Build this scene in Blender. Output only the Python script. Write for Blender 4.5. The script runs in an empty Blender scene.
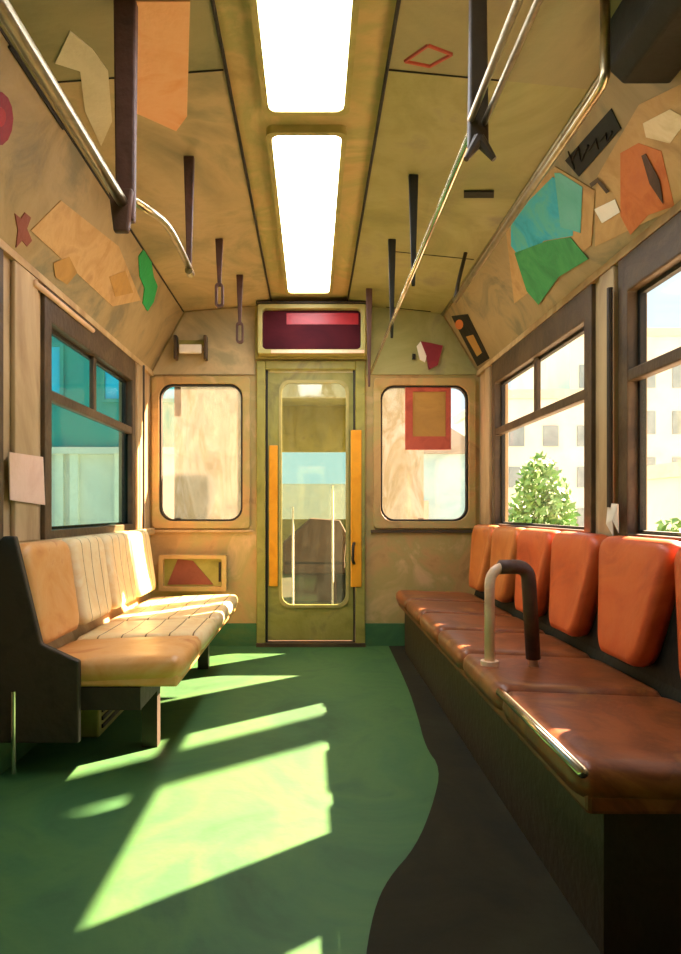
import bpy, bmesh, math, random
from mathutils import Vector, Matrix
random.seed(7)
C = bpy.context.scene.collection
F = 632.0; CX = 312.0; CY = 510.0; EYE = 0.92      # focal length in px, vanishing point, eye height
XL, XR, YE = -1.10, 1.14, 4.30                     # side walls and end wall of the carriage

# ------------------------------------------------------------------ helpers
def lin(h):
    h = h.lstrip('#'); r = []
    for i in (0, 2, 4):
        c = int(h[i:i+2], 16) / 255
        r.append(c / 12.92 if c <= .04045 else ((c + .055) / 1.055) ** 2.4)
    return (*r, 1)

def paint(name, cols, scale=3.0, rough=.55, bump=.15, stretch=(1, 1, 1), metal=0.0, seams=None, spec=.4):
    """worn painted surface: several tones mottled by a distorted noise; seams = (axis, pitch, width, colour)"""
    m = bpy.data.materials.new(name); m.use_nodes = True
    n = m.node_tree.nodes; l = m.node_tree.links; b = n['Principled BSDF']
    tc = n.new('ShaderNodeTexCoord'); mp = n.new('ShaderNodeMapping'); mp.inputs['Scale'].default_value = stretch
    l.new(tc.outputs['Object'], mp.inputs[0])
    no = n.new('ShaderNodeTexNoise'); no.inputs['Scale'].default_value = scale; no.inputs['Detail'].default_value = 6
    no.inputs['Distortion'].default_value = 1.2; no.inputs['Roughness'].default_value = .6
    l.new(mp.outputs[0], no.inputs['Vector'])
    cr = n.new('ShaderNodeValToRGB'); l.new(no.outputs[0], cr.inputs[0])
    e = cr.color_ramp.elements
    while len(e) > 1: e.remove(e[-1])
    k = len(cols)
    e[0].position = .32; e[0].color = lin(cols[0])
    for i in range(1, k):
        q = e.new(.32 + .36 * i / (k - 1)); q.color = lin(cols[i])
    out = cr.outputs[0]
    if seams:
        axis, pitch, width, col = seams
        sp = n.new('ShaderNodeSeparateXYZ'); l.new(tc.outputs['Object'], sp.inputs[0])
        dv = n.new('ShaderNodeMath'); dv.operation = 'DIVIDE'; dv.inputs[1].default_value = pitch; l.new(sp.outputs[axis], dv.inputs[0])
        fr = n.new('ShaderNodeMath'); fr.operation = 'FRACT'; l.new(dv.outputs[0], fr.inputs[0])
        lt = n.new('ShaderNodeMath'); lt.operation = 'LESS_THAN'; lt.inputs[1].default_value = width / pitch; l.new(fr.outputs[0], lt.inputs[0])
        mx = n.new('ShaderNodeMix'); mx.data_type = 'RGBA'; l.new(lt.outputs[0], mx.inputs[0]); l.new(out, mx.inputs[6]); mx.inputs[7].default_value = lin(col)
        out = mx.outputs[2]
    l.new(out, b.inputs['Base Color'])
    b.inputs['Roughness'].default_value = rough; b.inputs['Metallic'].default_value = metal
    b.inputs['Specular IOR Level'].default_value = spec
    if bump:
        n2 = n.new('ShaderNodeTexNoise'); n2.inputs['Scale'].default_value = scale * 9; n2.inputs['Detail'].default_value = 4
        l.new(mp.outputs[0], n2.inputs['Vector'])
        bp = n.new('ShaderNodeBump'); bp.inputs['Strength'].default_value = bump; bp.inputs['Distance'].default_value = .02
        l.new(n2.outputs[0], bp.inputs['Height']); l.new(bp.outputs[0], b.inputs['Normal'])
    return m

def glow(name, col, strength):
    m = bpy.data.materials.new(name); m.use_nodes = True; b = m.node_tree.nodes['Principled BSDF']
    b.inputs['Base Color'].default_value = lin(col); b.inputs['Emission Color'].default_value = lin(col)
    b.inputs['Emission Strength'].default_value = strength
    return m

def glass(name, tint='ffffff', haze=0.0, hazecol='e8e4d8', gloss=.05):
    m = bpy.data.materials.new(name); m.use_nodes = True; n = m.node_tree.nodes; l = m.node_tree.links
    n.remove(n['Principled BSDF']); o = n['Material Output']
    t = n.new('ShaderNodeBsdfTransparent'); t.inputs[0].default_value = lin(tint)
    g = n.new('ShaderNodeBsdfGlossy'); g.inputs['Roughness'].default_value = .05
    a = n.new('ShaderNodeMixShader'); a.inputs[0].default_value = gloss; l.new(t.outputs[0], a.inputs[1]); l.new(g.outputs[0], a.inputs[2])
    last = a
    if haze:
        d = n.new('ShaderNodeBsdfTranslucent'); d.inputs[0].default_value = lin(hazecol)
        d2 = n.new('ShaderNodeBsdfDiffuse'); d2.inputs[0].default_value = lin(hazecol)
        dm = n.new('ShaderNodeMixShader'); dm.inputs[0].default_value = .5; l.new(d.outputs[0], dm.inputs[1]); l.new(d2.outputs[0], dm.inputs[2])
        no = n.new('ShaderNodeTexNoise'); no.inputs['Scale'].default_value = 5; no.inputs['Distortion'].default_value = 1.5
        mr = n.new('ShaderNodeMapRange'); mr.inputs[1].default_value = .35; mr.inputs[2].default_value = .65
        mr.inputs[3].default_value = haze * .55; mr.inputs[4].default_value = min(1, haze * 1.4); l.new(no.outputs[0], mr.inputs[0])
        c = n.new('ShaderNodeMixShader'); l.new(mr.outputs[0], c.inputs[0]); l.new(last.outputs[0], c.inputs[1]); l.new(dm.outputs[0], c.inputs[2]); last = c
    l.new(last.outputs[0], o.inputs[0])
    return m

def obj(name, bm, mat, parent=None, smooth=False, bevel=0):
    me = bpy.data.meshes.new(name)
    bmesh.ops.recalc_face_normals(bm, faces=bm.faces)
    bm.to_mesh(me); bm.free()
    for mm in (mat if isinstance(mat, (list, tuple)) else [mat]): me.materials.append(mm)
    o = bpy.data.objects.new(name, me); C.objects.link(o)
    if parent is not None:
        o.parent = parent; o.matrix_parent_inverse = Matrix.Translation(parent.location).inverted()
    if smooth:
        for p in me.polygons: p.use_smooth = True
    if bevel:
        b = o.modifiers.new('bevel', 'BEVEL'); b.width = bevel; b.segments = 2; b.limit_method = 'ANGLE'
    return o

def struct(name, bm, mat, parent=None, **k):
    o = obj(name, bm, mat, parent, **k)
    if parent is None: o['kind'] = 'structure'
    return o

def tag(o, label, cat, group=None):
    o['label'] = label; o['category'] = cat
    if group: o['group'] = group
    return o

def thing(name, label, cat, loc=(0, 0, 0), group=None):
    o = bpy.data.objects.new(name, None); C.objects.link(o); o.location = loc; o.empty_display_size = .1
    return tag(o, label, cat, group)

NB = bmesh.new
def box(bm, x0, x1, y0, y1, z0, z1, mi=0):
    v = [bm.verts.new((x, y, z)) for x in (x0, x1) for y in (y0, y1) for z in (z0, z1)]
    for f in ((0, 1, 3, 2), (4, 6, 7, 5), (0, 4, 5, 1), (2, 3, 7, 6), (0, 2, 6, 4), (1, 5, 7, 3)):
        bm.faces.new([v[i] for i in f]).material_index = mi
    return bm

def bx(*a): return box(NB(), *a)

def tube(bm, pts, r, n=10, closed=False):
    """sweep a circle (radius r, or one radius per point) along pts"""
    pts = [Vector(p) for p in pts]; rs = r if isinstance(r, (list, tuple)) else [r] * len(pts)
    rings = []; up = None
    for i, p in enumerate(pts):
        a = pts[max(0, i - 1)]; b = pts[min(len(pts) - 1, i + 1)]; t = (b - a).normalized()
        if up is None or abs(t.dot(up)) > .99:
            up = Vector((0, 0, 1)) if abs(t.z) < .9 else Vector((1, 0, 0))
        s = t.cross(up).normalized(); u = s.cross(t).normalized(); up = u
        rings.append([bm.verts.new(p + (s * math.cos(2 * math.pi * k / n) + u * math.sin(2 * math.pi * k / n)) * rs[i]) for k in range(n)])
    for a, b in zip(rings, rings[1:]):
        for k in range(n): bm.faces.new((a[k], a[(k + 1) % n], b[(k + 1) % n], b[k]))
    bm.faces.new(rings[0][::-1]); bm.faces.new(rings[-1])
    return bm

def bend(pts, r=.05, n=5):
    """round the corners of a polyline"""
    pts = [Vector(p) for p in pts]; out = [pts[0]]
    for a, b, c in zip(pts, pts[1:], pts[2:]):
        d1 = (a - b); d2 = (c - b); k = min(r, d1.length * .45, d2.length * .45)
        p, q = b + d1.normalized() * k, b + d2.normalized() * k
        for i in range(n + 1):
            t = i / n; out.append(p * (1 - t) ** 2 + b * 2 * t * (1 - t) + q * t * t)
    return out + [pts[-1]]

def rrect(x0, x1, z0, z1, r, n=6):
    out = []
    for cx, cz, a0 in ((x1 - r, z1 - r, 0), (x0 + r, z1 - r, 90), (x0 + r, z0 + r, 180), (x1 - r, z0 + r, 270)):
        for i in range(n + 1):
            a = math.radians(a0 + 90 * i / n); out.append((cx + r * math.cos(a), cz + r * math.sin(a)))
    return out

def prism(bm, poly, fn, d0, d1):
    """polygon (u,v) extruded from depth d0 to d1; fn(u,v,d) gives the point"""
    a = [bm.verts.new(fn(u, v, d0)) for u, v in poly]; b = [bm.verts.new(fn(u, v, d1)) for u, v in poly]
    n = len(poly); bm.faces.new(a); bm.faces.new(b[::-1])
    for i in range(n): bm.faces.new((a[i], b[i], b[(i + 1) % n], a[(i + 1) % n]))
    return bm

def ring(bm, outer, inner, fn, d0, d1):
    """frame between two outlines having the same number of points"""
    V = [[bm.verts.new(fn(u, v, d)) for u, v in p] for p, d in ((outer, d0), (inner, d0), (inner, d1), (outer, d1))]
    n = len(outer)
    for A, B in ((0, 1), (1, 2), (2, 3), (3, 0)):
        for i in range(n): bm.faces.new((V[A][i], V[A][(i + 1) % n], V[B][(i + 1) % n], V[B][i]))
    return bm

FX = lambda u, v, d: (u, d, v)          # outline in the x-z plane, depth along y
FYS = lambda u, v, d: (d, u, v)         # outline in the y-z plane, depth along x
FZ = lambda u, v, d: (u, v, d)

def at(px, py, d): return Vector(((px - CX) * d / F, d, EYE - (py - CY) * d / F))
def hit(px, py, pt, nrm):
    r = Vector(((px - CX) / F, 1, -(py - CY) / F)); o = Vector((0, 0, EYE)); n = Vector(nrm)
    return o + r * ((Vector(pt) - o).dot(n) / r.dot(n))
COVE_R = (Vector((.89, 2, 2.25)), Vector((-.39, 0, -.25)).normalized())
COVE_L = (Vector((-.87, 2, 2.27)), Vector((.43, 0, -.23)).normalized())
CEIL = (Vector((0, 2, 2.30)), Vector((0, 0, -1)))
ENDW = (Vector((0, YE, 1)), Vector((0, -1, 0)))
def flat(name, pts, plane, mat, parent=None, t=.004, lift=.001):
    """a thin card of outline pts lying on one of the carriage's surfaces"""
    bm = NB(); p, n = plane; P = [hit(x, y, p, n) for x, y in pts]
    a = [bm.verts.new(q + n * lift) for q in P]; b = [bm.verts.new(q + n * (lift + t)) for q in P]
    bm.faces.new(a); bm.faces.new(b[::-1]); k = len(P)
    for i in range(k): bm.faces.new((a[i], b[i], b[(i + 1) % k], a[(i + 1) % k]))
    return obj(name, bm, mat, parent)
def centre(pts, plane):
    s = Vector()
    for x, y in pts: s += hit(x, y, *plane)
    return s / len(pts)
def blob(cx, cy, rx, ry, n=14, wob=.0):
    return [(cx + rx * (1 + wob * math.sin(3.1 * i + cx)) * math.cos(2 * math.pi * i / n), cy + ry * (1 + wob * math.sin(2.3 * i + cy)) * math.sin(2 * math.pi * i / n)) for i in range(n)]

# ------------------------------------------------------------------ materials
M = {}
M['wall_tan'] = paint('tan wall paint', ['8f7248', 'ac8d5e', 'c0a678', 'a08052'], 2.2, .5)
M['wall_end'] = paint('ochre end wall paint', ['9c7e4c', 'b8955e', 'a8985c', 'c8a878'], 2.5, .5)
M['pillar'] = paint('pillar paint', ['927650', 'b09870', 'c4ac84'], 3, .5, stretch=(1, 1, .35))
M['ceil_tan'] = paint('tan ceiling paint', ['8e8864', 'a89870', 'baa67c', '9a926c'], 1.8, .45)
M['ceil_olive'] = paint('olive ceiling paint', ['808250', '909058', '9e9c68', '888664'], 1.8, .45)
M['ceil_grey'] = paint('grey olive ceiling paint', ['7c7c58', '8c8a64', '969068', '86805e'], 1.8, .45)
M['ceil_mid'] = paint('centre ceiling paint', ['a8955a', 'c0a870', 'a4a062', 'ccb47c'], 2, .45)
M['cove'] = paint('cove paint', ['746a4c', '948055', 'a28c60', '7a7252'], 2.4, .5)
M['olive'] = paint('olive door paint', ['7d7d38', '8f8c40', '98944a', '7f7a40'], 3, .45)
M['olive_pale'] = paint('pale olive paint', ['989150', 'a89f5c', 'b3a768'], 4, .45)
M['green_floor'] = paint('green floor lino', ['2c542e', '356236', '406a36', '325c34'], 2.0, .6, .08)
M['green_skirt'] = paint('green skirting', ['33603a', '3d6c3f', '55703a'], 3, .6)
M['dark_floor_and_shade'] = paint('dark floor and painted shade', ['25241a', '2c291b', '302f20'], 2.5, .85, .08, spec=.15)
M['dark'] = paint('dark brown metal', ['2a251a', '3a3022', '342f24'], 4, .5)
M['dark_olive'] = paint('dark olive metal', ['1c1d15', '28281f', '22241b'], 3, .6, spec=.2)
M['brown'] = paint('brown window frame', ['3c2f1e', '4c3b26', '5c4a30'], 4, .5)
M['rubber'] = paint('black rubber seal', ['16150f', '211d15'], 6, .6)
M['hanger'] = paint('dark brown leather', ['3d281a', '54372a', '4a3020'], 6, .55)
M['chrome'] = paint('brushed steel', ['b9b29a', 'd6cfb8', 'c6bea4'], 8, .22, 0, metal=1.0)
M['rail'] = paint('worn steel rail', ['8f8460', 'b5aa88', 'a0946c'], 8, .3, 0, metal=1.0)
M['seat_dark'] = paint('dark brown upholstery', ['3c2a1c', '4a3424', '54402c'], 4, .8, .05)
M['cream_pipe'] = paint('cream painted pipe', ['d8b08c', 'e6c6a4', 'd9a98a'], 8, .35, 0)
M['orange'] = paint('orange vinyl', ['b44820', 'c85626', 'd0622e', 'bc5024'], 3, .4, .06)
M['orange_tan'] = paint('tan orange vinyl', ['b5642a', 'c87a3a', 'b4602a'], 3, .4, .06)
M['seat_brown'] = paint('orange brown vinyl', ['7c4420', '8e5028', '6e3c1e', '96602e'], 3.5, .38, .06)
M['cream_back'] = paint('cream slatted back', ['e8c98c', 'f4dfae', 'efd29a', 'f6e6bc'], 4, .4, .05, seams=(1, .105, .006, '7a5a30'))
M['cream_seat'] = paint('cream slatted seat', ['e6c080', 'f2d8a2', 'ecc890', 'f3dfb4'], 4, .4, .05, seams=(0, .10, .006, '7a5a30'))
M['tan_back'] = paint('tan orange bench end', ['cf8a45', 'dc9c55', 'e0a868', 'c97a38'], 4, .4, .05)
M['yellow'] = paint('yellow safety paint', ['d98f14', 'e8a020', 'dd9a24'], 5, .45, .05)
M['maroon'] = paint('maroon glass', ['3a0f16', '44121a', '4c161c'], 4, .7, .05, spec=.1)
M['red'] = paint('red roll panel', ['8c1016', 'a4181e', '941c20'], 6, .4, .05)
M['red_frame'] = paint('red painted frame', ['a04434', 'b8543e', 'a84a3a'], 6, .5)
M['ochre'] = paint('ochre card', ['9a7434', 'b08640', 'a47c3c'], 4, .6)
M['paper'] = paint('white paper', ['e6dfcc', 'f2ecdc'], 6, .8, .1)
M['pink'] = paint('pale pink card', ['d9b49c', 'e4c4ae', 'dcbca0'], 5, .7)
M['cyan'] = paint('cyan print', ['1f9aa8', '35b0c4', '58b8a8', '2aa6c0'], 5, .6)
M['aqua'] = paint('aqua print', ['58b09c', '6cbcae'], 5, .6)
M['green_print'] = paint('green print', ['2c8048', '379454', '4aa05a'], 6, .6)
M['green_bright'] = paint('bright green print', ['179048', '20a050'], 6, .6)
M['orange_print'] = paint('orange print', ['b8602c', 'c8743a', 'c06a38'], 6, .6)
M['tan_print'] = paint('tan print', ['b08a50', 'c09c64', 'a88450'], 5, .6)
M['cream_print'] = paint('cream print', ['d8c090', 'e2cea4', 'cdb480'], 5, .6)
M['peach'] = paint('peach painted light', ['eca46e', 'f4bc8a', 'f0b07c'], 4, .5)
M['grey_patch'] = paint('pale grey parapet and painted light', ['d0c8ac', 'ded6be'], 5, .6)
M['black_ink'] = paint('black ink', ['14130d', '1d1a13'], 6, .7)
M['red_print'] = paint('dark red print', ['7a2230', '8e2a34'], 6, .6)
M['rust'] = paint('rust red print', ['7a4030', '8a4a38'], 6, .6)
M['tube_glow'] = glow('lamp diffuser', 'f8f8ff', 8)
M['glass'] = glass('clear glass', 'f6fbfa')
M['glass_blue'] = glass('tinted side glass', 'b4d6d8')
M['glass_teal'] = glass('door glass', 'e8f0e2', .01, 'c8d8c0', .03)
M['glass_haze_l'] = glass('hazy glass left', 'f4f4ec', .08, 'c8c0a8')
M['glass_haze_r'] = glass('hazy glass right', 'f4f6f4', .025, 'c8c0a8')

# ------------------------------------------------------------------ floor, walls, ceiling
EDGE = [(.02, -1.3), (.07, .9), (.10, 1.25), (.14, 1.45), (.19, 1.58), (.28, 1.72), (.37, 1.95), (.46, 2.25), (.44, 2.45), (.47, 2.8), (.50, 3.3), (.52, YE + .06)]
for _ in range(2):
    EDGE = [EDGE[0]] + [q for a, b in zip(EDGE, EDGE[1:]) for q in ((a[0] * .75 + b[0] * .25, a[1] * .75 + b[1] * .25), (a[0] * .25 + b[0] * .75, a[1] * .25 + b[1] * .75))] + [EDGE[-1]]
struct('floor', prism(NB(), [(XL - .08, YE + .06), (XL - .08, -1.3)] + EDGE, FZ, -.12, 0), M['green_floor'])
struct('floor_painted_shade', prism(NB(), [(XR + .08, YE + .06), (XR + .08, -1.3)] + EDGE, FZ, -.12, 0), M['dark_floor_and_shade'])  # shade on the right of the floor, put into a darker colour

def side_wall(name, x0, x1, wins, mat):
    bm = NB(); ys = [-1.3]
    for a, b in wins: ys += [a, b]
    ys.append(YE + .06)
    for a, b in zip(ys[0::2], ys[1::2]): box(bm, x0, x1, a, b, .80, 1.82)
    box(bm, x0, x1, -1.3, YE + .06, -.12, .80); box(bm, x0, x1, -1.3, YE + .06, 1.82, 2.5)
    return struct(name, bm, mat)
WIN_L = [(.75, 2.20), (2.58, 3.86)]; WIN_R = [(.80, 2.30), (2.56, 3.93)]
wl = side_wall('wall_left', XL - .08, XL, WIN_L, M['pillar'])
wr = side_wall('wall_right', XR, XR + .08, WIN_R, M['pillar'])
# coves (slanting advert panels between wall and ceiling)
def cove(parent, a, b, y0, y1):
    bm = NB(); (xa, za), (xb, zb) = a, b; s = 1 if xa > 0 else -1
    prism(bm, [(xa, za), (xb, zb), (xb + .02 * s, zb), (xb + .02 * s, za + .05), (xa, za + .05)], lambda u, v, d: (u, d, v), y0, y1)
    return obj('cove_panel', bm, M['cove'], parent)
cove(wl, (-.87, 2.27), (-1.098, 1.84), -1.3, YE); cove(wr, (.89, 2.25), (1.138, 1.86), -1.3, YE)
for par, x0, x1 in ((wl, XL, XL + .035), (wr, XR - .035, XR)):
    obj('window_ledge', bx(x0, x1, 2.2, YE, .755, .80), M['wall_tan'], par, bevel=.008)
    obj('cove_moulding', bx(x0 - (0 if par is wl else -.012), x1 + (-.012 if par is wl else 0), -1.3, YE, 1.83, 1.86), M['wall_tan'], par)

# ceiling: side panels slope a little, the middle panel is flat
def slab(name, xs, mat):
    bm = NB(); (xa, za), (xb, zb) = xs
    prism(bm, [(xa, za), (xb, zb), (xb, 2.5), (xa, 2.5)], lambda u, v, d: (u, d, v), -1.3, YE + .06)
    return struct(name, bm, mat)
cl = slab('ceiling', ((-.27, 2.335), (.235, 2.335)), M['ceil_mid'])
obj('side_panel', prism(NB(), [(-.87, 2.27), (-.27, 2.315), (-.27, 2.5), (-.87, 2.5)], lambda u, v, d: (u, d, v), 2.0, YE + .06), M['ceil_tan'], cl)
obj('side_panel', prism(NB(), [(-.87, 2.27), (-.27, 2.315), (-.27, 2.5), (-.87, 2.5)], lambda u, v, d: (u, d, v), -1.3, 2.0), M['ceil_grey'], cl)
obj('side_panel', prism(NB(), [(.89, 2.25), (.235, 2.315), (.235, 2.5), (.89, 2.5)], lambda u, v, d: (u, d, v), 2.0, YE + .06), M['ceil_olive'], cl)
obj('side_panel', prism(NB(), [(.89, 2.25), (.235, 2.315), (.235, 2.5), (.89, 2.5)], lambda u, v, d: (u, d, v), -1.3, 2.0), M['ceil_grey'], cl)
obj('roof_shell', bx(XL - .08, XR + .08, -1.3, YE + .06, 2.5, 2.58), M['dark'], cl)
def zc(x): return 2.315 - .045 * (-.27 - x) / .6 if x < -.27 else (2.315 - .065 * (x - .235) / .655 if x > .235 else 2.335)
k = 0
def seam(pts, w=.006):
    global k; k += 1
    bm = NB(); tube(bm, pts, w / 2, 6)
    struct('trim_%d' % k, bm, M['rubber'])
for x in (-.272, .237): seam([(x, -.9, zc(x) - .004), (x, YE - .01, zc(x) - .004)], .012)
seam([(-.86, 2.0, 2.27), (-.28, 2.0, 2.313)]); seam([(.24, 2.0, 2.313), (.6, 2.0, 2.279)]); seam([(.42, 3.36, 2.296), (.86, 3.36, 2.252)], .005)
seam([(.50, 4.26, 2.289), (.80, 4.26, 2.258)], .008)
seam([(-.872, -.9, 2.266), (-.872, YE - .01, 2.266)], .010)
tr = NB(); tube(tr, [(.886, -.9, 2.245), (.886, YE - .01, 2.245)], .010, 8); struct('trim_20', tr, M['rail'])

# end wall with door and two windows
DX0, DX1, DZ = -.335, .315, 1.89
WL_ = (-1.05, -.455, .83, 1.79); WR_ = (.45, 1.075, .83, 1.78)
bm = NB()
for x0, x1, z0, z1 in ((XL - .08, WL_[0], -.12, 2.5), (WL_[0], WL_[1], -.12, WL_[2]), (WL_[0], WL_[1], WL_[3], 2.5), (WL_[1], DX0, -.12, 2.5),
                       (DX0, DX1, DZ, 2.5), (DX1, WR_[0], -.12, 2.5), (WR_[0], WR_[1], -.12, WR_[2]), (WR_[0], WR_[1], WR_[3], 2.5), (WR_[1], XR + .08, -.12, 2.5)):
    box(bm, x0, x1, YE, YE + .06, z0, z1)
we = struct('wall_end', bm, M['wall_end'])
obj('upper_panel', prism(NB(), [(.37, 1.84), (1.13, 1.84), (.875, 2.26), (.37, 2.30)], FX, YE - .012, YE), M['ceil_olive'], we)
obj('upper_panel', prism(NB(), [(-.39, 1.84), (-1.09, 1.84), (-.86, 2.26), (-.39, 2.30)], FX, YE - .012, YE), M['ceil_tan'], we)
cb = NB(); e0, e1 = YE + .061, YE + .068
for x0, x1, z0, z1 in ((XL - .08, WL_[0], -.12, 2.5), (WL_[0], WL_[1], -.12, WL_[2]), (WL_[0], WL_[1], WL_[3], 2.5), (WL_[1], DX0, -.12, 2.5),
                       (DX0, DX1, DZ + .06, 2.5), (DX1, WR_[0], -.12, 2.5), (WR_[0], WR_[1], -.12, WR_[2]), (WR_[0], WR_[1], WR_[3], 2.5), (WR_[1], XR + .08, -.12, 2.5)):
    box(cb, x0, x1, e0, e1, z0, z1)
obj('bounce_cut_cladding', cb, M['dark_olive'], we)  # unseen dark skin, added to cut sunlight bouncing between the carriages
obj('dado_rail', bx(.40, 1.13, YE - .02, YE, .765, .785), M['brown'], we)
obj('dado_rail', bx(-1.09, -.40, YE - .02, YE, .77, .785), M['wall_tan'], we)
struct('baseboard_end', box(bx(XL, DX0 - .03, YE - .02, YE, 0, .15), DX1 + .03, XR, YE - .02, YE, 0, .15), M['green_skirt'])
struct('baseboard_left', bx(XL, XL + .02, -1.2, YE, 0, .12), M['green_skirt'])
struct('wall_back', bx(XL - .08, XR + .08, -1.36, -1.3, -.12, 2.5), M['wall_tan'])

def end_window(n, r, mat):
    x0, x1, z0, z1 = r; e = .0
    w = struct('window_%d' % n, prism(NB(), rrect(x0 + .01, x1 - .01, z0 + .01, z1 - .01, .07), FX, YE + .025, YE + .031), mat)
    N = 6
    outer = rrect(x0 - .035, x1 + .035, z0 - .035, z1 + .035, .03, N); inner = rrect(x0 + .015, x1 - .015, z0 + .015, z1 - .015, .09, N)
    obj('window_frame', ring(NB(), outer, inner, FX, YE - .025, YE), M['wall_end'], w, bevel=.006)
    inner2 = rrect(x0 + .027, x1 - .027, z0 + .027, z1 - .027, .085, N)
    obj('window_seal', ring(NB(), inner, inner2, FX, YE - .012, YE + .03), M['rubber'], w)
    return w
end_window(1, WL_, M['glass_haze_l']); end_window(2, WR_, M['glass_haze_r'])

# side windows: brown frame, rubber seal, transom, mullion between two upper panes
def side_window(n, xw, s, y0, y1):
    gm = M['glass'] if s > 0 else M['glass_blue']
    """s = +1 on the right wall, -1 on the left; xw = inner face of the wall"""
    z0, z1, zt = .80, 1.82, 1.40
    a, b = sorted((xw - .0 * s, xw + .07 * s))
    w = struct('window_%d' % n, bx(xw + .010 * s, xw + .015 * s, y0 + .05, y1 - .05, z0 + .04, zt), gm)
    ym = (y0 + y1) / 2
    obj('upper_pane', bx(xw + .030 * s, xw + .034 * s, y0 + .05, ym, zt, z1 - .12), gm, w)
    obj('upper_pane', bx(xw + .030 * s, xw + .034 * s, ym, y1 - .05, zt, z1 - .12), gm, w)
    R = lambda i, j: [(y0 + i, z0 + j), (y1 - i, z0 + j), (y1 - i, z1 - (.12 if i > .03 else j)), (y0 + i, z1 - (.12 if i > .03 else j))]
    obj('window_frame', ring(NB(), R(-.02, -.02), R(.05, .036), FYS, xw - .018 * s, xw + .045 * s), M['brown'], w, bevel=.005)
    obj('window_seal', ring(NB(), R(.05, .036), [(y0 + .066, z0 + .048), (y1 - .066, z0 + .048), (y1 - .068, z1 - .135), (y0 + .068, z1 - .135)], FYS, xw + .02 * s, xw + .042 * s), M['rubber'], w)
    obj('transom', bx(xw - .014 * s, xw + .028 * s, y0 + .04, y1 - .04, zt - .022, zt + .022), M['brown'], w, bevel=.006)
    obj('mullion', bx(xw + .005 * s, xw + .028 * s, ym - .022, ym + .022, zt + .02, z1 - .11), M['brown'], w, bevel=.004)
    return w
side_window(3, XL, -1, *WIN_L[1]); side_window(4, XL, -1, *WIN_L[0])
side_window(5, XR, 1, *WIN_R[1]); side_window(6, XR, 1, *WIN_R[0])
# raised pillar strips
for x, y0, y1 in ((XL, 3.92, 4.02), (XL, 2.30, 2.50), (XR, 4.0, 4.1), (XR, 2.35, 2.47)):
    k += 1
    a, b = (x, x + .02) if x < 0 else (x - .02, x)
    struct('trim_%d' % k, bx(a, b, y0, y1, .80, 1.83), M['pillar'], bevel=.006)
k += 1
tp = NB(); tube(tp, [(1.10, 2.335, .93), (1.10, 2.335, 1.74)], .011, 8); struct('trim_%d' % k, tp, M['dark'])
k += 1
tp = NB(); tube(tp, [(-1.06, 3.98, .80), (-1.06, 3.98, 1.83)], .007, 8); struct('trim_%d' % k, tp, M['dark'])

# ------------------------------------------------------------------ door and destination box
door = struct('door_1', ring(NB(), rrect(DX0 + .03, DX1 - .03, .03, DZ - .03, .004, 6), rrect(-.21, .235, .27, 1.79, .07, 6), FX, YE + .01, YE + .05), M['olive'], bevel=.004)
obj('door_glass', prism(NB(), rrect(-.22, .245, .26, 1.80, .07), FX, YE + .027, YE + .033), M['glass_teal'], door)
obj('glass_seal', ring(NB(), rrect(-.225, .25, .255, 1.805, .075), rrect(-.205, .23, .275, 1.785, .07), FX, YE - .002, YE + .012), M['olive_pale'], door)
fr = NB(); box(fr, DX0 - .04, DX0 + .02, YE - .03, YE + .055, 0, DZ + .04); box(fr, DX1 - .02, DX1 + .045, YE - .03, YE + .055, 0, DZ + .04)
box(fr, DX0 + .02, DX1 - .02, YE - .03, YE + .055, DZ - .02, DZ + .04)
obj('door_frame', fr, M['olive'], door, bevel=.006)
gp = NB(); box(gp, DX0 + .022, DX0 + .034, YE - .005, YE + .052, .01, DZ - .02); obj('door_gap_seal', gp, M['rubber'], door)
gp = NB(); box(gp, DX1 - .034, DX1 - .024, YE - .005, YE + .052, .01, DZ - .02); obj('door_gap_seal', gp, M['rubber'], door)
o = obj('edge_strip', bx(-.292, -.232, YE - .008, YE + .010, .40, 1.36), M['yellow'], door, bevel=.006); o['label'] = 'yellow strip on the left of the door'
o = obj('edge_strip', bx(.262, .334, YE - .042, YE - .030, .40, 1.46), M['yellow'], door, bevel=.005); o['label'] = 'yellow strip on the right of the door'
obj('threshold', bx(DX0 - .04, DX1 + .045, YE - .06, YE + .06, .0, .022), M['brown'], door)
obj('door_handle', tube(NB(), bend([(.285, YE - .035, .56), (.27, YE - .075, .58), (.275, YE - .075, .68), (.285, YE - .035, .70)], .02), .010), M['dark'], door, smooth=True)
obj('header_panel', bx(DX0 - .05, DX1 + .055, YE - .02, YE, DZ + .05, 2.30), M['olive_pale'], door)

sb = thing('destination_box', 'dark maroon glass destination box above the olive door', 'sign', (0, YE - .02, 1.96))
fx0, fx1, fz0, fz1 = -.36, .355, 1.955, 2.285
obj('housing', ring(NB(), rrect(fx0, fx1, fz0, fz1, .01), rrect(fx0 + .03, fx1 - .03, fz0 + .03, fz1 - .03, .03), FX, YE - .12, YE - .021), M['olive_pale'], sb, bevel=.006)
obj('blind', bx(fx0 + .032, fx1 - .032, YE - .075, YE - .022, fz0 + .032, fz1 - .032), M['maroon'], sb)
o = obj('roll_label', bx(-.17, .31, YE - .080, YE - .0755, 2.16, 2.235), M['red'], sb); o['label'] = 'brighter red strip'
obj('lower_lip', bx(-.27, .345, YE - .135, YE - .118, 1.955, 1.975), M['cream_pipe'], sb)
obj('upper_lip', bx(-.37, .36, YE - .13, YE - .10, 2.287, 2.298), M['dark'], sb)

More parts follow.
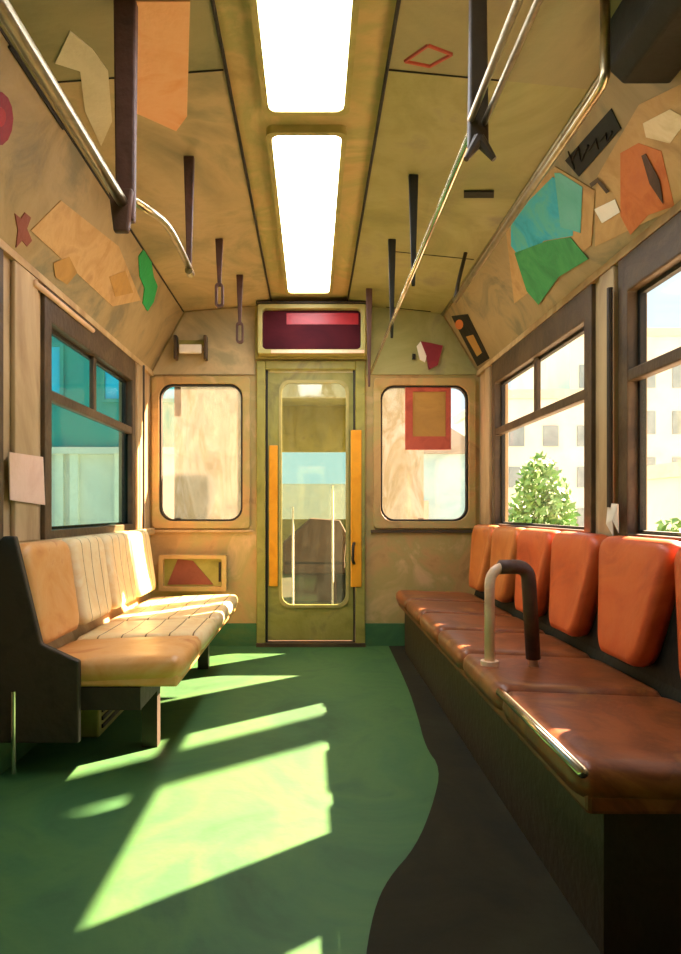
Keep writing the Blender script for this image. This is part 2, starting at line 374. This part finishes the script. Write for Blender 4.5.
# ------------------------------------------------------------------ seats
def pad_mesh(outline, fn, t):
    """upholstered pad: outline in (u,v), puffed out to thickness t; fn(u,v,h)"""
    bm = NB(); cu = sum(p[0] for p in outline) / len(outline); cv = sum(p[1] for p in outline) / len(outline)
    rings = []
    for s, h in ((.97, 0), (1, .35), (.99, .7), (.95, .92), (.85, 1.0), (.6, .97), (.3, .93)):
        rings.append([bm.verts.new(fn(cu + (u - cu) * s, cv + (v - cv) * s, h * t)) for u, v in outline])
    n = len(outline)
    for a, b in zip(rings, rings[1:]):
        for i in range(n): bm.faces.new((a[i], a[(i + 1) % n], b[(i + 1) % n], b[i]))
    bm.faces.new(rings[0][::-1]); bm.faces.new(rings[-1])
    return bm
def shield(y0, y1, top, taper, h, r=.05):
    """backrest outline: flat rounded top, sides drawn in towards a rounded foot"""
    base = rrect(y0, y1, 0, h, r, 6); c = (y0 + y1) / 2
    return [(c + (y - c) * (1 - taper * (1 - z / h) ** 1.5), z) for y, z in base]

def bench(name, label, s, xf, xb, y_edges, backs, seats, framemat, backing, taper, ztop):
    """s=+1 right wall; xf front edge of seat, xb foot of the backrests"""
    xw = XR if s > 0 else XL
    root = thing(name, label, 'bench', ((xf + xb) / 2, (y_edges[0] + y_edges[-1]) / 2, 0))
    y0, y1 = y_edges[0], y_edges[-1]
    B = lambda xa, xb_, *r: bx(min(xa, xb_), max(xa, xb_), *r)
    obj('seat_rail', B(xf + .02 * s, xw - .04 * s, y0 + .01, y1 - .01, .30, .345), framemat, root, bevel=.01)
    P = [(xb + .07 * s, .40), (xb + .105 * s, ztop - .02), (xw - .036 * s, ztop - .02), (xw - .036 * s, .34), (xb + .05 * s, .34)]
    obj('back_panel', prism(NB(), P, lambda u, v, d: (u, d, v), y0 + .005, y1 - .005), backing, root)
    for i, (a, b) in enumerate(zip(y_edges, y_edges[1:])):
        lean = .10; h = ztop - .43
        fn = lambda u, v, hh: (xb + .065 * s + lean * s * v / h * .55 - hh * s, u, .43 + v)
        obj('backrest', pad_mesh(shield(a + .008, b - .008, 1, taper, h, .055), fn, .075), backs[i], root, smooth=True)
        fs = lambda u, v, hh: (v, u, .333 + hh - .02 * abs(v - xf) / .5)
        out = rrect(a + .004, b - .004, 0, 1, .045, 6)
        X0, X1 = xf, xb + .05 * s
        out = [(u, X0 + (X1 - X0) * v) for u, v in rrect(a + .004, b - .004, 0, 1, .06, 6)]
        obj('seat_cushion', pad_mesh(out, fs, .075), seats[i], root, smooth=True)
    return root

RE = [1.27, 1.83, 2.30, 2.75, 3.20, 3.65, 4.10]
rb = bench('bench_seat', 'long orange vinyl bench under the right windows with six separate backrests', 1, .537, .99, RE,
           [M['orange']] * 3 + [M['orange'], M['orange_tan'], M['orange_tan']], [M['seat_brown']] * 6, M['seat_brown'], M['dark_olive'], .46, .83)
obj('base_cabinet', bx(.60, 1.09, 1.30, 4.09, .0, .30), M['dark'], rb)
o = obj('edge_strip', tube(NB(), [(.528, 1.23, .408), (.528, 1.78, .408)], .011), M['chrome'], rb, smooth=True); o['label'] = 'pale metal strip along the front edge'
hp = bend([(.590, 2.10, .40), (.590, 2.10, .73), (.725, 2.12, .73), (.745, 2.125, .39)], .07, 6)
o = obj('armrest_hoop', tube(NB(), hp, .017, 12), M['cream_pipe'], rb, smooth=True); o['label'] = 'upright cream armrest pipe'
obj('armrest_collar', tube(NB(), [(.590, 2.10, .395), (.590, 2.10, .42)], .03, 12), M['cream_pipe'], rb)
o = obj('armrest_pad', tube(NB(), bend([(.625, 2.105, .73), (.724, 2.12, .73), (.744, 2.125, .42)], .08, 6), [.024] * len(bend([(.625, 2.105, .73), (.724, 2.12, .73), (.744, 2.125, .42)], .08, 6)), 12), M['hanger'], rb, smooth=True)

LE = [2.20, 2.63, 3.05, 3.48, 3.90]
lb = bench('bench_seat', 'short cream slatted bench under the left window with a tan near end', -1, -.45, -.955, LE,
           [M['tan_back']] + [M['cream_back']] * 3, [M['tan_back']] + [M['cream_seat']] * 3, M['tan_back'], M['wall_tan'], .06, .80)
obj('end_panel', prism(NB(), [(-1.085, .12), (-1.085, .80), (-1.06, .83), (-1.02, .83), (-.93, .46), (-.80, .40), (-.80, .12)], FX, 2.165, 2.195), M['dark'], lb, bevel=.006)
obj('under_frame', bx(-1.05, -.60, 2.21, 3.88, .22, .298), M['dark'], lb)
for y in (2.45, 3.65):
    obj('leg', bx(-.66, -.60, y, y + .05, 0, .22), M['dark'], lb)
obj('leg', tube(NB(), [(-1.02, 2.16, .02), (-1.02, 2.16, .30)], .008), M['chrome'], lb)
ht = thing('heater_box', 'olive heater box on the floor under the left bench', 'heater', (-.95, 2.9, 0))
obj('casing', bx(-1.06, -.86, 2.55, 3.55, .0, .19), M['olive'], ht, bevel=.008)
for i in range(5): obj('grille_slat', bx(-.859, -.852, 2.58, 3.52, .03 + i * .032, .045 + i * .032), M['dark'], ht)

# ------------------------------------------------------------------ rails and hangers
def taper_post(bm, x, y, z0, z1, w0, w1, t=.5):
    v = []
    for z, w in ((z0, w0), (z1, w1)):
        v.append([bm.verts.new((x + a * w / 2, y + b * w * t / 2, z)) for a, b in ((-1, -1), (1, -1), (1, 1), (-1, 1))])
    a, b = v; bm.faces.new(a[::-1]); bm.faces.new(b)
    for i in range(4): bm.faces.new((a[i], a[(i + 1) % 4], b[(i + 1) % 4], b[i]))
    return bm
hl = thing('handrail', 'steel handrail on the left of the aisle ending in a bent joint', 'handrail', (-.5, 1.7, 2.3))
obj('rail', tube(NB(), [(-.508, -.8, 1.745), (-.508, 1.70, 1.745)], .015, 12), M['rail'], hl, smooth=True)
obj('hanger', taper_post(NB(), -.505, 1.715, 1.70, zc(-.505), .050, .062), M['hanger'], hl, bevel=.006)
obj('joint', taper_post(NB(), -.512, 1.70, 1.665, 1.78, .04, .065), M['hanger'], hl, bevel=.006)
obj('hanger', taper_post(NB(), -.48, 2.47, 1.855, zc(-.48), .018, .042), M['hanger'], hl, bevel=.004)
obj('bent_rail', tube(NB(), bend([(-.492, 1.75, 1.775), (-.47, 2.05, 1.855), (-.478, 2.46, 1.865)], .14, 6), .012, 10), M['rail'], hl, smooth=True)
obj('rail_end', tube(NB(), [(-.478, 2.45, 1.85), (-.478, 2.49, 1.85)], .016, 10), M['rail'], hl)

hr = thing('handrail', 'thin double steel handrail on the right of the aisle', 'handrail', (.4, 2, 2.3))
for a, b in (((.395, -.8), (.403, 1.57)), ):
    obj('rail', tube(NB(), [(.385, -.8, 1.885), (.392, 1.56, 1.885)], .009, 10), M['rail'], hr, smooth=True)
    obj('rail', tube(NB(), [(.425, -.8, 1.885), (.425, 1.60, 1.875)], .008, 10), M['rail'], hr, smooth=True)
obj('rail', tube(NB(), [(.402, 1.60, 1.875), (.39, YE - .1, 1.83)], .009, 10), M['chrome'], hr, smooth=True)
obj('hanger', taper_post(NB(), .412, 1.57, 1.82, zc(.41), .050, .040), M['dark'], hr, bevel=.005)
for s in (-1, 1): obj('claw', tube(NB(), [(.412, 1.56, 1.835), (.412 + .035 * s, 1.55, 1.78)], [.016, .007], 8), M['dark'], hr)
for x, y, zb in ((.405, 2.60, 1.89), (.395, 3.22, 1.845), (.345, 3.95, 1.74)):
    obj('hanger', taper_post(NB(), x + .012, y, zb - .05, zc(x), .014, .04), M['hanger'] if y > 3.5 else M['dark_olive'], hr, bevel=.004)

for x, y, zb, lab in ((-.472, 3.22, 2.0, 'nearer of two dark leather straps hanging beyond the left rail'), (-.425, 3.72, 1.95, 'farther of two dark leather straps hanging beyond the left rail')):
    st = thing('hanging_strap', lab, 'strap', (x, y, zc(x)), 'leather straps on the left')
    obj('strap', taper_post(NB(), x, y, zb + .07, zc(x), .018, .04), M['hanger'], st, bevel=.003)
    obj('grip', ring(NB(), rrect(x - .022, x + .022, zb - .05, zb + .075, .02), rrect(x - .010, x + .010, zb - .036, zb + .06, .009), FX, y - .01, y + .01), M['hanger'], st)

gr = thing('grab_rail', 'steel corner rail running along the right ceiling edge', 'handrail', (.742, 1.6, 2.26))
path = bend([(.742, 1.60, zc(.742)), (.742, 1.60, 2.01), (.742, 1.66, 2.005), (.742, 3.28, 2.005)], .02, 4)
obj('rail', tube(NB(), path, .0125, 12), M['rail'], gr, smooth=True)
obj('flange', tube(NB(), [(.742, 1.60, zc(.742) - .012), (.742, 1.60, zc(.742))], .035, 12), M['dark'], gr)
obj('end_bracket', tube(NB(), bend([(.742, 3.27, 2.005), (.76, 3.29, 2.10), (.80, 3.29, zc(.8))], .03), .010), M['dark'], gr, smooth=True)

eb = thing('equipment_box', 'large black box fixed in the upper right ceiling corner', 'box', (.85, 1.3, 2.25))
obj('casing', prism(NB(), [(.812, 2.262), (.812, 2.13), (.855, 2.09), (.985, 2.09), (.89, 2.25)], lambda u, v, d: (u, d, v), .7, 1.74), M['dark_olive'], eb, bevel=.008)
obj('edge_trim', bx(.803, .815, 1.733, 1.745, 2.12, 2.26), M['chrome'], eb)

# ------------------------------------------------------------------ ceiling lamps and small ceiling things
for y0, y1, lab in ((.95, 2.22, 'nearer long white lamp panel in the middle of the ceiling'), (2.32, 4.06, 'farther long white lamp panel reaching the destination box')):
    lp = thing('ceiling_lamp', lab, 'lamp', (-.02, (y0 + y1) / 2, 2.335), 'ceiling lamp panels')
    obj('housing', ring(NB(), rrect(-.17, .13, y0, y1, .03), rrect(-.150, .110, y0 + .02, y1 - .02, .03), FZ, 2.305, 2.335), M['olive_pale'], lp)
    obj('diffuser', pad_mesh(rrect(-.149, .109, y0 + .021, y1 - .021, .03), lambda u, v, h: (u, v, 2.325 - h), .022), M['tube_glow'], lp, smooth=True)
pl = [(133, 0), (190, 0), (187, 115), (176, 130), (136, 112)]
def CEILX(x): return (Vector((x, 2, zc(x))), Vector(((-.075 if x < 0 else .099) * (1 if x < 0 else -1), 0, -1)).normalized())
CL_ = (Vector((-.27, 2, 2.315)), Vector((.075, 0, -1)).normalized()); CR_ = (Vector((.235, 2, 2.315)), Vector((-.099, 0, -1)).normalized())
tag(flat('ceiling_peach_light', pl, CL_, M['peach']), 'peach painted light on the ceiling right of the thick dark hanger', 'panel')  # reflected sunlight on the ceiling, painted as a peach shape
tag(flat('ceiling_pale_light', [(70, 30), (92, 48), (108, 70), (112, 120), (101, 145), (85, 110), (80, 70), (55, 62)], CL_, M['grey_patch']), 'pale grey painted light on the ceiling left of the thick dark hanger', 'patch')  # pale reflected light on the ceiling, painted as a thin shape
tag(flat('vent_slot', [(464, 190), (494, 190), (494, 196), (464, 196)], CR_, M['dark_olive'], t=.008), 'small dark slot in the olive right ceiling', 'vent')
dm = thing('diamond_sticker', 'red outlined diamond on the right ceiling beside the lamp', 'sticker', centre([(428, 55)], CR_))
for a, b in (((405, 61), (428, 45)), ((428, 45), (452, 54)), ((452, 54), (430, 66)), ((430, 66), (405, 61))):
    pa, pb = hit(*a, *CR_), hit(*b, *CR_)
    obj('edge_line', tube(NB(), [pa, pb], .006, 6), M['red_frame'], dm)

# ------------------------------------------------------------------ adverts on the coves
def poster(name, label, pts, plane, mat, bits, cat='poster', group=None):
    t = thing(name, label, cat, centre(pts, plane), group)
    flat('card', pts, plane, mat, t)
    for i, (nm, p, m) in enumerate(bits): flat(nm, p, plane, m, t, t=.001, lift=.0055 + .0012 * i)
    return t
poster('advert_card', 'advert card with blue and green shapes on the right cove', [(505, 215), (556, 166), (596, 190), (592, 245), (515, 303)], COVE_R, M['tan_print'],
       [('cyan_patch', [(512, 225), (530, 200), (554, 176), (576, 190), (574, 235), (545, 240), (525, 262), (512, 245)], M['cyan']),
        ('aqua_patch', [(556, 172), (562, 172), (584, 186), (582, 232), (562, 226)], M['aqua']),
        ('green_patch', [(516, 252), (548, 240), (572, 236), (590, 258), (560, 276), (540, 304), (528, 290)], M['green_print'])], group='adverts on the right cove')
poster('advert_card', 'orange and cream advert card nearest on the right cove', [(597, 178), (640, 104), (681, 84), (740, 60), (740, 170), (681, 205), (596, 246)], COVE_R, M['tan_print'],
       [('orange_patch', [(622, 152), (640, 142), (663, 150), (676, 205), (650, 214), (632, 234), (622, 215)], M['orange_print']),
        ('cream_patch', [(645, 122), (672, 108), (690, 118), (672, 142), (648, 136)], M['cream_print']),
        ('white_square', [(596, 208), (617, 198), (622, 211), (604, 222)], M['paper']),
        ('dark_slit', [(644, 154), (648, 152), (662, 178), (666, 203), (652, 182)], M['hanger']),
        ('scribble', [(592, 182), (600, 176), (612, 190), (609, 192), (600, 181), (594, 186)], M['brown'])], group='adverts on the right cove')
sgn = poster('notice_board', 'dark olive board with black scribbled marks above the blue advert', [(566, 160), (612, 108), (622, 128), (580, 176)], COVE_R, M['dark_olive'], [], 'sign')
for p in ([(574, 158), (580, 146), (583, 160), (590, 144)], [(590, 150), (598, 138), (600, 148)], [(602, 140), (608, 132), (609, 140), (614, 130)], [(576, 168), (570, 150)]):
    q = [hit(x, y, *COVE_R) + COVE_R[1] * .008 for x, y in p]
    obj('scribble', tube(NB(), q, .003, 6), M['black_ink'], sgn)
poster('advert_card', 'small grey green advert at the far end of the right cove', [(452, 316), (468, 314), (490, 358), (478, 366)], COVE_R, M['dark_olive'],
       [('orange_dot', blob(460, 324, 4, 5), M['orange_print']), ('ochre_patch', [(467, 336), (474, 334), (483, 352), (478, 356)], M['ochre'])], group='adverts on the right cove')
poster('advert_card', 'faded tan advert with an orange patch on the left cove', [(30, 230), (60, 200), (118, 246), (140, 300), (112, 306)], COVE_L, M['tan_print'],
       [('orange_patch', [(52, 262), (68, 256), (76, 272), (66, 284), (54, 276)], M['ochre']),
        ('ochre_patch', [(108, 276), (124, 270), (132, 292), (114, 296)], M['ochre'])])
tag(flat('green_sticker', [(138, 256), (143, 249), (151, 262), (153, 276), (157, 286), (153, 302), (147, 311), (142, 303), (144, 288), (139, 276)], COVE_L, M['green_bright']), 'long green sticker on the left cove', 'sticker')
rd = thing('round_sticker', 'round maroon sticker on the left cove cut by the frame', 'sticker', centre([(0, 115)], COVE_L))
flat('disc', blob(-2, 118, 14, 27), COVE_L, M['red_print'], rd); flat('centre_dot', blob(-2, 116, 6, 10), COVE_L, M['red'], rd, .002, .0055)
tag(flat('star_sticker', [(14, 213), (20, 218), (24, 212), (30, 217), (26, 228), (31, 240), (26, 246), (21, 240), (15, 247), (17, 230)], COVE_L, M['rust']), 'small rust red star shaped sticker on the left cove', 'sticker')
# long dark edge strips of the left cove frame
for a, b in (((8, 46), (62, 128)), ):
    k += 1; pa, pb = hit(*a, *COVE_L), hit(*b, *COVE_L)
    struct('trim_%d' % (k + 20), tube(NB(), [pa + COVE_L[1] * .004, pb + COVE_L[1] * .004], .005, 6), M['rubber'])
cr_ = thing('curtain_rail', 'short cream rail above the left window', 'rail', (-1.07, 2.6, 1.79))
obj('rail', tube(NB(), [(-1.075, 2.45, 1.80), (-1.075, 3.1, 1.80)], .012), M['cream_pipe'], cr_, smooth=True)
for y in (2.5, 3.05): obj('bracket', bx(-1.10, -1.07, y, y + .03, 1.79, 1.81), M['brown'], cr_)

# ------------------------------------------------------------------ end wall bits
E = YE - .012
br = thing('wall_bracket', 'small cream bar between two brackets above the left end window', 'handle', (-.82, E, 2.0))
obj('bar', bx(-.89, -.74, E - .06, E - .04, 1.97, 2.03), M['paper'], br, bevel=.006)
obj('back_plate', bx(-.90, -.73, E - .01, E, 2.03, 2.07), M['olive'], br)
for x in (-.925, -.725): obj('bracket', bx(x, x + .02, E - .07, E, 1.93, 2.09), M['brown'], br, bevel=.004)
ms = thing('wall_plate', 'small maroon five sided plate above the right end window', 'sign', (.80, E, 1.98))
obj('plate', prism(NB(), [(.735, 2.06), (.80, 2.05), (.885, 2.03), (.85, 1.90), (.79, 1.87), (.775, 1.96)], FX, E - .018, E), M['red_print'], ms)
obj('white_edge', prism(NB(), [(.71, 2.03), (.735, 2.06), (.775, 1.96), (.765, 1.92), (.73, 1.94)], FX, E - .014, E), M['paper'], ms)
obj('black_clip', bx(.68, .70, E - .02, E, 1.94, 1.975), M['black_ink'], ms)
fn_ = thing('framed_notice', 'ochre notice in a red frame on the right end window', 'notice', (.78, YE, 1.33))
x0, x1, z0, z1 = .635, .945, 1.33, 1.775
obj('frame', ring(NB(), [(x0, z0), (x1, z0), (x1, z1), (x0, z1)], [(x0 + .05, z0 + .09), (x1 - .035, z0 + .09), (x1 - .035, z1 - .05), (x0 + .05, z1 - .05)], FX, YE - .004, YE + .014), M['red_frame'], fn_)
obj('card', bx(x0 + .04, x1 - .03, YE + .004, YE + .010, z0 + .08, z1 - .04), M['ochre'], fn_)
lk = thing('wall_cabinet', 'low cabinet with a dark red door between left bench and olive door', 'cabinet', (-.79, YE - .06, .40))
obj('body', ring(NB(), rrect(-1.02, -.57, .38, .62, .01), rrect(-.99, -.60, .41, .595, .01), FX, YE - .10, YE - .021), M['wall_end'], lk)
obj('door', bx(-.99, -.60, YE - .06, YE - .022, .41, .595), M['olive'], lk)
obj('red_panel', prism(NB(), [(-.97, .42), (-.66, .42), (-.80, .58), (-.90, .59)], FX, YE - .066, YE - .060), M['rust'], lk)
obj('latch', bx(-.625, -.612, YE - .075, YE - .06, .44, .57), M['rubber'], lk)
# papers
pp = thing('paper_sheet', 'crumpled white paper on the right window ledge', 'paper', (1.11, 2.34, .80))
bm = NB(); pts = [at(600, 503, 2.36), at(621, 504, 2.26), at(617, 533, 2.28), at(611, 520, 2.3), at(605, 536, 2.32), at(600, 524, 2.35)]
bm.faces.new([bm.verts.new((1.105 - .012 * (i % 2), p.y, p.z)) for i, p in enumerate(pts)])
o = obj('sheet', bm, M['paper'], pp); sm = o.modifiers.new('thick', 'SOLIDIFY'); sm.thickness = .003
tag(flat('paper_notice', [(8, 452), (42, 457), (44, 505), (9, 500)], (Vector((-1.078, 2.4, 1)), Vector((1, 0, 0))), M['pink']), 'pale pink notice on the pillar left of the left window', 'notice')

# ------------------------------------------------------------------ outside: next carriage, buildings, tree, added sun blockers, ground
NX = -.06; Y2 = 5.6
nm = paint('next carriage cream', ['8c8258', 'aeb09c', 'c4c6b6', 'a8a07c', 'd2d4cc'], 2.2, .6, stretch=(1.5, 1, .5))
bm = NB()
for x0, x1, z0, z1 in ((-1.16, -.40, -.12, 2.5), (.42, 1.05, -.12, 2.5), (-.40, .42, 1.92, 2.5)): box(bm, x0 + NX, x1 + NX, Y2, Y2 + .06, z0, z1)
nc = struct('wall_next_carriage', bm, nm)
obj('side_wall', box(bx(-1.16 + NX, -1.10 + NX, Y2, 9.6, -.12, .85), -1.16 + NX, -1.10 + NX, Y2, 9.6, 1.75, 2.5), M['wall_tan'], nc)
obj('side_wall', box(bx(1.0 + NX, 1.05 + NX, Y2, 9.6, -.12, .85), 1.0 + NX, 1.05 + NX, Y2, 9.6, 1.75, 2.5), M['wall_tan'], nc)
fb = NB()
for x0, x1, z0, z1 in ((-1.16, -.55, -.12, 2.5), (.62, 1.05, -.12, 2.5), (-.55, .62, -.12, .78), (-.55, .62, 1.80, 2.5)): box(fb, x0 + NX, x1 + NX, 9.6, 9.66, z0, z1)
obj('far_wall', fb, M['olive'], nc)
obj('carriage_floor', bx(-1.16 + NX, 1.05 + NX, Y2, 9.6, -.12, 0), M['dark_floor_and_shade'], nc)
obj('carriage_roof', bx(-1.16 + NX, 1.05 + NX, Y2, 9.66, 2.5, 2.56), M['ceil_olive'], nc)
w7 = struct('window_7', bx(-.55 + NX, .62 + NX, 9.62, 9.63, 1.32, 1.80), glass('far glass', 'e8f6f6'))
obj('lower_pane', bx(-.55 + NX, .62 + NX, 9.62, 9.63, .78, 1.32), glass('far glass lower', 'd4d6cc', .30, '8a9488'), w7)
struct('trim_40', box(bx(-.9, .9, YE + .06, Y2, -.16, -.12), -.5, .5, YE + .06, Y2, -.12, -.02), M['dark'])
ds = thing('driver_seat', 'dark brown seat in the next carriage seen through the door glass', 'seat', (.02, 6.3, 0))
obj('backrest', prism(NB(), [(-.29, .36), (.32, .36), (.35, .68), (.28, .82), (-.02, .84), (-.29, .60)], FX, 6.3, 6.42), M['seat_dark'], ds, bevel=.02)
obj('cushion', bx(-.29, .33, 6.3, 6.8, .28, .42), M['seat_dark'], ds, bevel=.02)
obj('pedestal', bx(-.2, .25, 6.4, 6.7, 0, .28), M['seat_dark'], ds)
for x, y, z1, lab in ((-.31, 5.85, .80, 'left low'), (-.178, 5.9, .95, 'second low'), (.195, 5.95, 1.15, 'taller'), (.385, 5.9, .85, 'right low')):
    tag(obj('grab_pole', tube(NB(), [(x, y, 0), (x, y, z1)], .010, 8), M['paper']), {'left low': 'leftmost pale pole behind the door glass', 'second low': 'second pale pole from the left behind the door glass', 'taller': 'tallest pale pole right of the dark seat behind the door glass', 'right low': 'rightmost short pale pole behind the door glass'}[lab], 'pole', 'poles in the next carriage')
for x, lab in ((-.06, 'left small lamp on the ceiling of the next carriage'), (.20, 'right small lamp on the ceiling of the next carriage')):
    tl = thing('carriage_lamp', lab, 'lamp', (x, 6.9, 2.5), 'lamps in the next carriage')
    obj('cover', bx(x - .09, x + .09, 6.6, 7.3, 2.44, 2.5), glow('carriage lamp cover', 'fff0c0', 5), tl)

struct('ground', bx(-70, 70, -40, 110, -1.2, -1.0), paint('pale ballast', ['8a8470', 'a39b84', 'b3ab95'], 1.5, .9, .2))
teal = paint('teal render', ['2a8084', '349494', '429a92', '2e8c8c'], .35, .7, .05)
white = paint('white render', ['d4cec4', 'e2dcd0', 'd8d0c4'], .4, .8, .05)
tb = thing('teal_building', 'teal painted building with a white ground floor seen through the left window', 'building', (-8, 17, -1))
obj('ground_floor', bx(-18, -3.6, 17.1, 26, -1, 2.55), white, tb)
obj('upper_floor', bx(-18, -3.6, 17.0, 26, 2.55, 11.5), teal, tb)
obj('cornice', bx(-18, -3.5, 16.85, 26, 2.42, 2.6), white, tb)
cyw = paint('cyan shutters', ['28b0e0', '38c0ec'], 1, .5, 0)
for x in (-12.4, -9.9, -7.6, -5.55, -4.3):
    w_ = obj('window', bx(x, x + .85, 16.97, 17.03, 3.9, 5.3), cyw, tb)
    obj('window_trim', ring(NB(), rrect(x - .1, x + .95, 3.8, 5.4, .02), rrect(x, x + .85, 3.9, 5.3, .01), FX, 16.9, 17.0), teal, w_)
for x in (-10.5, -8.2, -6.9, -6.5, -5.3): obj('pilaster', bx(x, x + .22, 16.95, 17.12, -1, 2.42), M['paper'], tb)
def block(lab, x0, x1, y0, y1, h, mat, cols, rows):
    b = thing('white_building', lab, 'building', ((x0 + x1) / 2, y0, -1))
    obj('walls', bx(x0, x1, y0, y1, -1, h), mat, b); obj('parapet', bx(x0 - .15, x1 + .15, y0 - .15, y1 + .15, h, h + .3), M['grey_patch'], b)
    gw = paint('grey panes', ['7d8a90', '98a4a8'], 1, .4, 0)
    for i in range(cols):
        for j in range(rows):
            xx = x0 + (i + .3) * (x1 - x0) / cols; zz = .3 + j * (h - .5) / rows
            obj('window', bx(xx, xx + (x1 - x0) / cols * .45, y0 - .04, y0 + .02, zz, zz + (h - .5) / rows * .5), gw, b)
    return b
sh = thing('pale_blue_shed', 'pale blue shed seen through the right end window', 'shed', (4.2, 19, -1))
obj('walls', bx(2.6, 5.2, 19, 23, -1, 2.6), paint('pale blue boards', ['8ab4c0', '9cc4ce', 'a8ccd4'], 1, .7, 0), sh)
obj('roof', prism(NB(), [(2.4, 2.6), (5.4, 2.6), (3.9, 3.5)], FX, 18.8, 23.2), paint('grey shed roof', ['8a8478', '9c968a'], 1, .7, 0), sh)
obj('door', bx(2.75, 3.5, 18.95, 19.05, -1, 1.2), M['pink'], sh)
block('low white house behind the green tree through the right window', 6.2, 9.6, 21, 27, 4.6, white, 3, 3)
block('taller white house beyond the low white house', 9.8, 14.5, 24, 31, 7.5, white, 4, 4)
block('white house seen through the nearest right window', 7.6, 9.2, 12.0, 15, 1.6, white, 2, 1)
# tree: trunk and a crown of leaf blades
leafm = paint('light green leaves', ['54803a', '6c9a4c', '86b060', '608c44'], 2, .7, 0)
def tree(lab, x, y, z0, rw, h, n):
    t = thing('leafy_tree', lab, 'tree', (x, y, -1))
    obj('trunk', tube(NB(), [(x, y, -1), (x + .03, y, z0), (x, y, z0 + h * .6)], [.09, .07, .03], 8), M['dark'], t)
    bm = NB()
    for _ in range(n):
        v = Vector((random.gauss(0, 1), random.gauss(0, 1), random.gauss(0, 1))).normalized() * (random.random() ** .4)
        p = Vector((x + v.x * rw * (1 - .45 * (v.z + 1) / 2), y + v.y * rw * (1 - .45 * (v.z + 1) / 2), z0 + h * (v.z + 1) / 2))
        a = Vector((random.uniform(-1, 1), random.uniform(-1, 1), random.uniform(-1, 1))).normalized(); c = a.orthogonal().normalized(); s = random.uniform(.06, .13)
        bm.faces.new([bm.verts.new(p + q) for q in (a * s, c * s * .5, -a * s, -c * s * .5)])
    obj('foliage', bm, leafm, t)
tree('light green tree in front of the low white house', 4.35, 12.0, -.7, .85, 2.7, 2600)
tree('small green shrub seen through the nearest right window', 5.7, 10.0, -.9, .6, 1.7, 900)
col = struct('unseen_shade_column', bx(3.80, 4.04, 5.50, 5.66, -1, 6), M['wall_tan'])  # unseen, added to cast the dark band between the floor's sun patches
struct('unseen_shade_beam', bx(3.78, 4.25, -3, 5.52, 3.95, 4.15), M['wall_tan'])  # unseen, added to block the sun through the upper right panes

# ------------------------------------------------------------------ light
sun = bpy.data.lights.new('sun', 'SUN'); sun.energy = 50; sun.color = (1, .64, .46); sun.angle = .012
so = bpy.data.objects.new('sun', sun); C.objects.link(so); so.location = (12, 9, 12)
so.rotation_euler = Vector((-1.21, -.908, -1)).to_track_quat('-Z', 'Y').to_euler()
w = bpy.data.worlds.new('sky'); bpy.context.scene.world = w; w.use_nodes = True
bg = w.node_tree.nodes['Background']; bg.inputs[0].default_value = (.78, .90, 1, 1); bg.inputs[1].default_value = .75

# ------------------------------------------------------------------ camera
cam = bpy.data.cameras.new('camera'); co = bpy.data.objects.new('camera', cam); C.objects.link(co)
co.location = (0, 0, EYE); co.rotation_euler = (math.pi / 2, 0, 0)
cam.sensor_fit = 'VERTICAL'; cam.sensor_height = 24; cam.lens = F / 954 * 24
cam.shift_x = (340.5 - CX) / 954; cam.shift_y = (CY - 477) / 954; cam.clip_start = .05
sc = bpy.context.scene; sc.camera = co
vs = sc.view_settings; vs.view_transform = 'Standard'; vs.look = 'None'; vs.gamma = 1; vs.exposure = 1.0; vs.use_curve_mapping = False
try: sc.cycles.use_denoising = True
except Exception: pass
